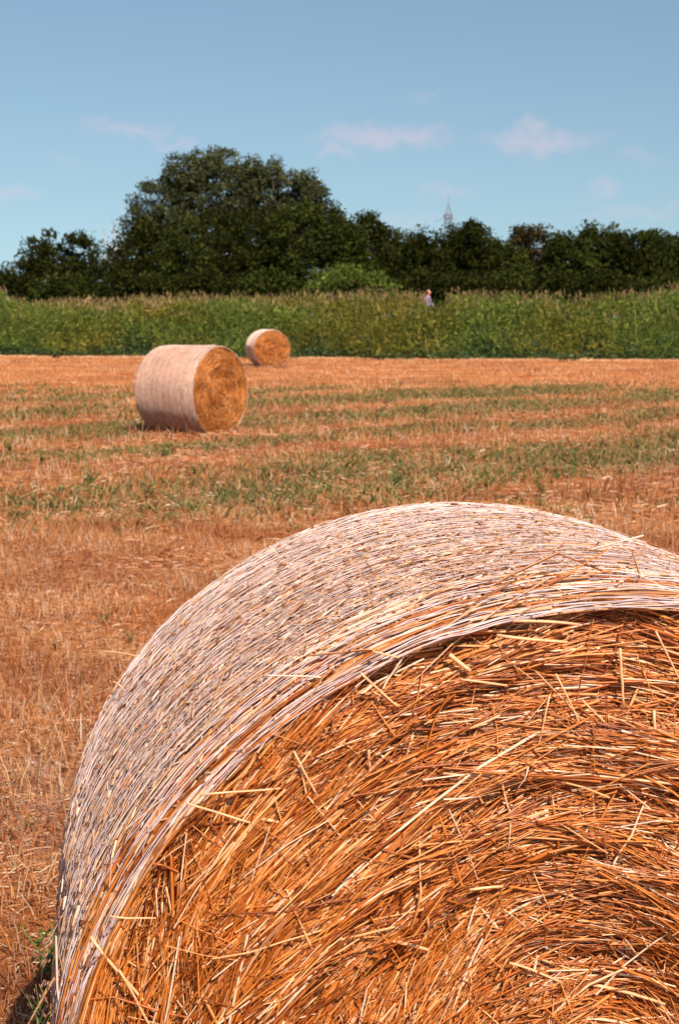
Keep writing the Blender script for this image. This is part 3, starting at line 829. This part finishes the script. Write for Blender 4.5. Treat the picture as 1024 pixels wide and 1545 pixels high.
R_ = [(524, 378, 28, 46, 'mid', 'green tree stepping down from the right side of the big clump', 6),
      (560, 378, 32, 54, 'dark', 'spiky dark tree just right of the big clump', 22),
      (605, 398, 36, 56, 'mid', 'mid green tree between the big clump and the lattice mast', 10),
      (648, 402, 32, 56, 'dark', 'dark tree directly left of the lattice mast', 12),
      (690, 398, 34, 58, 'dark', 'dark tree directly right of the lattice mast', 8),
      (720, 385, 24, 52, 'dark', 'narrow dark tree with forked top, second right of the mast', 20),
      (756, 408, 28, 46, 'mid', 'low tree in the dip of the right hand tree line', 4),
      (800, 392, 40, 56, 'brown', 'rust tinged tree right of the dip in the tree line', 8),
      (852, 398, 36, 54, 'mid', 'mid green tree right of the rust tinged one', 6),
      (900, 392, 40, 58, 'mid', 'rounded mid green tree, highest at the right side', 8),
      (945, 400, 32, 52, 'dark', 'dark tree in the shallow dip near the right edge', 4),
      (986, 394, 36, 56, 'mid', 'mid green tree just inside the right edge', 8),
      (1032, 400, 38, 52, 'dark', 'dark tree cut by the right edge of the picture', 6),
      (1092, 398, 42, 54, 'mid', 'tree just beyond the right edge', 6)]
for i, (px, py, rx, ry, k, lab, spike) in enumerate(R_):
    py += 4
    T('broadleaf_tree', lab, 'tree', [(px, py, rx, ry), (px + 8, 428, rx * 1.4, 50), (px - rx * .4, py - ry * .5, rx * .45, ry * .42 + spike * .4)], 82 + (i * 37 % 5), 270, 'leaf_' + k)
T('broadleaf_tree', 'tree just beyond the left edge', 'tree', [(-50, 415, 40, 40), (-50, 445, 50, 40)], 81, 120, 'leaf_mid')
# undergrowth shrubs in front of the trunks
US = [(100, 'left under the low tree group'), (205, 'under the left foot of the big clump'), (300, 'under the tallest tree'), (400, 'under the middle of the big clump'),
      (640, 'behind the walking person'), (700, 'right of the walking person under the mast trees'), (765, 'under the dip in the tree line'), (830, 'under the rust tinged tree'),
      (905, 'under the highest tree at the right'), (985, 'under the tree line by the right edge')]
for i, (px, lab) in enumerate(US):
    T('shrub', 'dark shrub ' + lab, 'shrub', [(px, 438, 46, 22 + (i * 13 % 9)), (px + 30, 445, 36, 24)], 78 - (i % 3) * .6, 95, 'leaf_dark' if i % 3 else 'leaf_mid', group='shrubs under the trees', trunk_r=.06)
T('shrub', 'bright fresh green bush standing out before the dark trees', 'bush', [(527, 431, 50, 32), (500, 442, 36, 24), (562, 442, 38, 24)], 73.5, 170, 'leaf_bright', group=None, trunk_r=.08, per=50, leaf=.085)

# bare pale tree
x0, y0, _ = at(172, 0, 94); root = empty('bare_tree', (x0, y0, 0)); tag(root, 'bare pale twiggy tree rising in the gap left of the big clump', 'tree', 'trees behind the bank')
main, tw = [], []
s = np.linspace(0, 1, 7)
P = np.stack([.3 * np.sin(2 * s), 0 * s, 5.2 * s], -1); main.append(tubes(P[None], (.13 * (1 - .6 * s))[None], 7))
for k in range(16):
    zb = random.uniform(3.2, 5.2); a = random.uniform(0, 2 * pi); l = random.uniform(1.6, 2.8); sp = random.uniform(.25, .6)
    b0 = np.array([.3 * sin(2 * zb / 5.2), 0, zb]); e_ = b0 + np.array([cos(a) * l * sp, sin(a) * l * sp, l * .95]); e_[2] = min(e_[2], 8.4)
    Q = b0 + (e_ - b0) * s[:, None]; main.append(tubes(Q[None], (.04 * (1 - .7 * s))[None], 5))
    for j in range(16):
        q = random.uniform(.3, 1); c = b0 + (e_ - b0) * q; d_ = norm(rng.normal(size=3) * [.8, .8, .5] + [0, 0, .7]); ll = random.uniform(.3, .8)
        tw.append(tubes((c + d_ * ll * np.linspace(0, 1, 3)[:, None])[None], np.array([[.012, .009, .004]]), 3))
V, F = join(main); mesh('trunk', V, F, M['pale_bark'], root, smooth=True)
V, F = join(tw); mesh('twigs', V, F, M['pale_bark'], root)

# ------------------------------------------------------------ lattice mast far away
D_ = 420.0
x0, _, _ = at(673, 0, D_); root = empty('lattice_mast', (x0, D_, 0)); tag(root, 'thin grey lattice mast far behind the right hand trees', 'mast')
H_ = at(0, 306, D_)[2]; Hp = at(0, 331, D_)[2]
def bar(a, b_, r, sides=5):
    a, b_ = np.array(a, float), np.array(b_, float); return tubes(np.stack([a, (a + b_) / 2, b_])[None], np.full((1, 3), r), sides, ref=np.array([[[.31, .77, .2]]]))
for sx_, sy_ in ((-1, -1), (1, -1), (1, 1), (-1, 1)):
    V, F = join([bar((sx_ * 2.6, sy_ * 2.6, 0), (sx_ * .9, sy_ * .9, Hp), .12), bar((sx_ * .9, sy_ * .9, Hp), (sx_ * .28, sy_ * .28, H_ - 1.5), .07)]); mesh('mast_leg', V, F, M['metal'], root)
br = []; K = 16
hw = lambda z: 2.6 + (.9 - 2.6) * z / Hp if z < Hp else .9 + (.28 - .9) * (z - Hp) / (H_ - 1.5 - Hp)
for k in range(K):
    za, zb = (H_ - 1.5) * k / K, (H_ - 1.5) * (k + 1) / K; A, B = hw(za), hw(zb)
    for (p, q) in (((-1, -1), (1, -1)), ((1, -1), (1, 1)), ((1, 1), (-1, 1)), ((-1, 1), (-1, -1))):
        br.append(bar((p[0] * A, p[1] * A, za), (q[0] * B, q[1] * B, zb), .045)); br.append(bar((q[0] * A, q[1] * A, za), (p[0] * B, p[1] * B, zb), .045))
        br.append(bar((p[0] * B, p[1] * B, zb), (q[0] * B, q[1] * B, zb), .045))
V, F = join(br); mesh('bracing', V, F, M['metal'], root)
br = []
for k in range(12):
    a, b_ = 2 * pi * k / 12, 2 * pi * (k + 1) / 12
    for zz, rr in ((Hp - .5, 1.25), (Hp + .6, 1.25)): br.append(bar((rr * cos(a), rr * sin(a), zz), (rr * cos(b_), rr * sin(b_), zz), .07))
    br.append(bar((1.25 * cos(a), 1.25 * sin(a), Hp - .5), (1.25 * cos(a), 1.25 * sin(a), Hp + .6), .07)); br.append(bar((0, 0, Hp - .5), (1.25 * cos(a), 1.25 * sin(a), Hp - .5), .09))
V, F = join(br); mesh('platform', V, F, M['redmetal'], root)
V, F = join([bar((-4.2, 0, Hp - 1.2), (2.4, 0, Hp - .6), .08), bar((-4.2, 0, Hp - 1.2), (0, 0, Hp + .4), .05)]); mesh('side_arm', V, F, M['metal'], root)
V, F = bar((0, 0, H_ - 1.6), (0, 0, H_ + 1.0), .08); mesh('antenna', V, F, M['metal'], root)

# ------------------------------------------------------------ person on the bank
def skin(name, verts, edges, radii, mat, parent, sub=2, root_i=0):
    me = bpy.data.meshes.new(name); me.from_pydata(verts, edges, [])
    o = bpy.data.objects.new(name, me); COL.objects.link(o)
    o.modifiers.new('skin', 'SKIN'); sm = o.modifiers.new('sub', 'SUBSURF'); sm.levels = sm.render_levels = sub
    sv_ = me.skin_vertices
    if not sv_:
        bpy.context.view_layer.update(); sv_ = o.data.skin_vertices
    for i, r in enumerate(radii): sv_[0].data[i].radius = (r if isinstance(r, tuple) else (r, r))
    sv_[0].data[root_i].use_root = True
    dg = bpy.context.evaluated_depsgraph_get(); dg.update()
    ev = bpy.data.meshes.new_from_object(o.evaluated_get(dg))
    bpy.data.objects.remove(o)
    ev.materials.clear(); ev.materials.append(mat)
    for p in ev.polygons: p.use_smooth = True
    n = bpy.data.objects.new(name, ev); COL.objects.link(n); n.parent = parent
    return n
px_, py_, _ = at(642, 0, 67.0)
pz_ = float(terrain(np.array(px_), np.array(67.0)))
root = empty('person', (px_, py_, pz_), radians(-20))
tag(root, 'white haired person in a purple checked shirt walking through tall grass on the bank', 'person')
# joints (facing +x)
J = {'pelvis': (0, 0, .93), 'waist': (.01, 0, 1.05), 'chest': (.04, 0, 1.27), 'neckb': (.07, 0, 1.42), 'neck': (.09, 0, 1.48), 'head': (.115, 0, 1.56), 'crown': (.12, 0, 1.66),
     'nose': (.205, 0, 1.565)}
v, e, r, nm = [], [], [], {}
def addv(k, p, rad, prev=None):
    nm[k] = len(v); v.append(p); r.append(rad)
    if prev: e.append((nm[prev], nm[k]))
addv('pelvis', J['pelvis'], (.13, .15)); addv('waist', J['waist'], (.12, .14), 'pelvis'); addv('chest', J['chest'], (.12, .17), 'waist')
addv('neckb', J['neckb'], .07, 'chest'); addv('neck', J['neck'], .058, 'neckb'); addv('head', J['head'], .083, 'neck'); addv('crown', J['crown'], .078, 'head')
addv('nose', (.20, 0, 1.565), .014, 'head')
for sd, n_ in ((1, 'l'), (-1, 'r')):
    sw_ = .16 * sd
    addv('ear' + n_, (.11, .085 * sd, 1.57), .014, 'head')
    addv('sh' + n_, (.05, .19 * sd, 1.39), .058, 'chest'); addv('el' + n_, (.02 + sw_ * .6, .24 * sd, 1.12), .043, 'sh' + n_)
    wr = (.14 + sw_ * 1.0, .24 * sd, .91); addv('wr' + n_, wr, .029, 'el' + n_); pm = (wr[0] + .03, wr[1], wr[2] - .07); addv('pm' + n_, pm, (.02, .034), 'wr' + n_)
    for f, (oy, l) in enumerate(((-.03, .07), (-.01, .08), (.01, .075), (.03, .06))):
        a = (pm[0] + .012, pm[1] + oy, pm[2] - .035); addv(f'f{n_}{f}a', a, .010, 'pm' + n_); addv(f'f{n_}{f}b', (a[0] + .008, a[1], a[2] - l * .55), .009, f'f{n_}{f}a'); addv(f'f{n_}{f}c', (a[0] - .008, a[1], a[2] - l), .007, f'f{n_}{f}b')
    addv('th' + n_, (pm[0] + .04, pm[1] - .03 * sd, pm[2] + .01), .010, 'pm' + n_); addv('tt' + n_, (pm[0] + .055, pm[1] - .035 * sd, pm[2] - .03), .008, 'th' + n_)
    st2 = -.22 * sd
    addv('hip' + n_, (0, .09 * sd, .88), .095, 'pelvis'); addv('kn' + n_, (.05 + st2 * .5, .10 * sd, .49), .058, 'hip' + n_)
    addv('an' + n_, (st2, .10 * sd, .09), .036, 'kn' + n_); addv('toe' + n_, (st2 + .15, .11 * sd, .035), .03, 'an' + n_)
skin('body', v, e, r, M['skin'], root)
# shirt: torso and sleeves
v, e, r, nm = [], [], [], {}
addv('a', (0, 0, .90), (.155, .175)); addv('b', J['waist'], (.15, .17), 'a'); addv('c', (.04, 0, 1.27), (.15, .195), 'b'); addv('d', (.065, 0, 1.42), (.085, .09), 'c')
for sd, n_ in ((1, 'l'), (-1, 'r')):
    sw_ = .16 * sd
    addv('s' + n_, (.05, .19 * sd, 1.385), .078, 'c'); addv('e' + n_, (.02 + sw_ * .6, .24 * sd, 1.12), .062, 's' + n_); addv('w' + n_, (.12 + sw_ * .9, .24 * sd, .95), .045, 'e' + n_)
skin('shirt', v, e, r, M['shirt'], root)
v, e, r, nm = [], [], [], {}
addv('p', (0, 0, .95), (.14, .16))
for sd, n_ in ((1, 'l'), (-1, 'r')):
    st2 = -.22 * sd
    addv('h' + n_, (0, .09 * sd, .87), .112, 'p'); addv('k' + n_, (.05 + st2 * .5, .10 * sd, .49), .078, 'h' + n_); addv('a' + n_, (st2, .10 * sd, .12), .056, 'k' + n_)
skin('trousers', v, e, r, M['trousers'], root)
v, e, r, nm = [], [], [], {}
addv('a', (.06, 0, 1.60), .078); addv('b', (.10, 0, 1.655), .088, 'a'); addv('c', (.14, 0, 1.665), .07, 'b')
skin('hair', v, e, r, M['hair'], root)
for sd in (1, -1):
    st2 = -.22 * sd
    v, e, r, nm = [], [], [], {}
    addv('a', (st2 - .03, .10 * sd, .06), .05); addv('b', (st2 + .07, .105 * sd, .045), .045, 'a'); addv('c', (st2 + .17, .11 * sd, .04), .038, 'b')
    skin('shoe', v, e, r, M['shoe'], root)
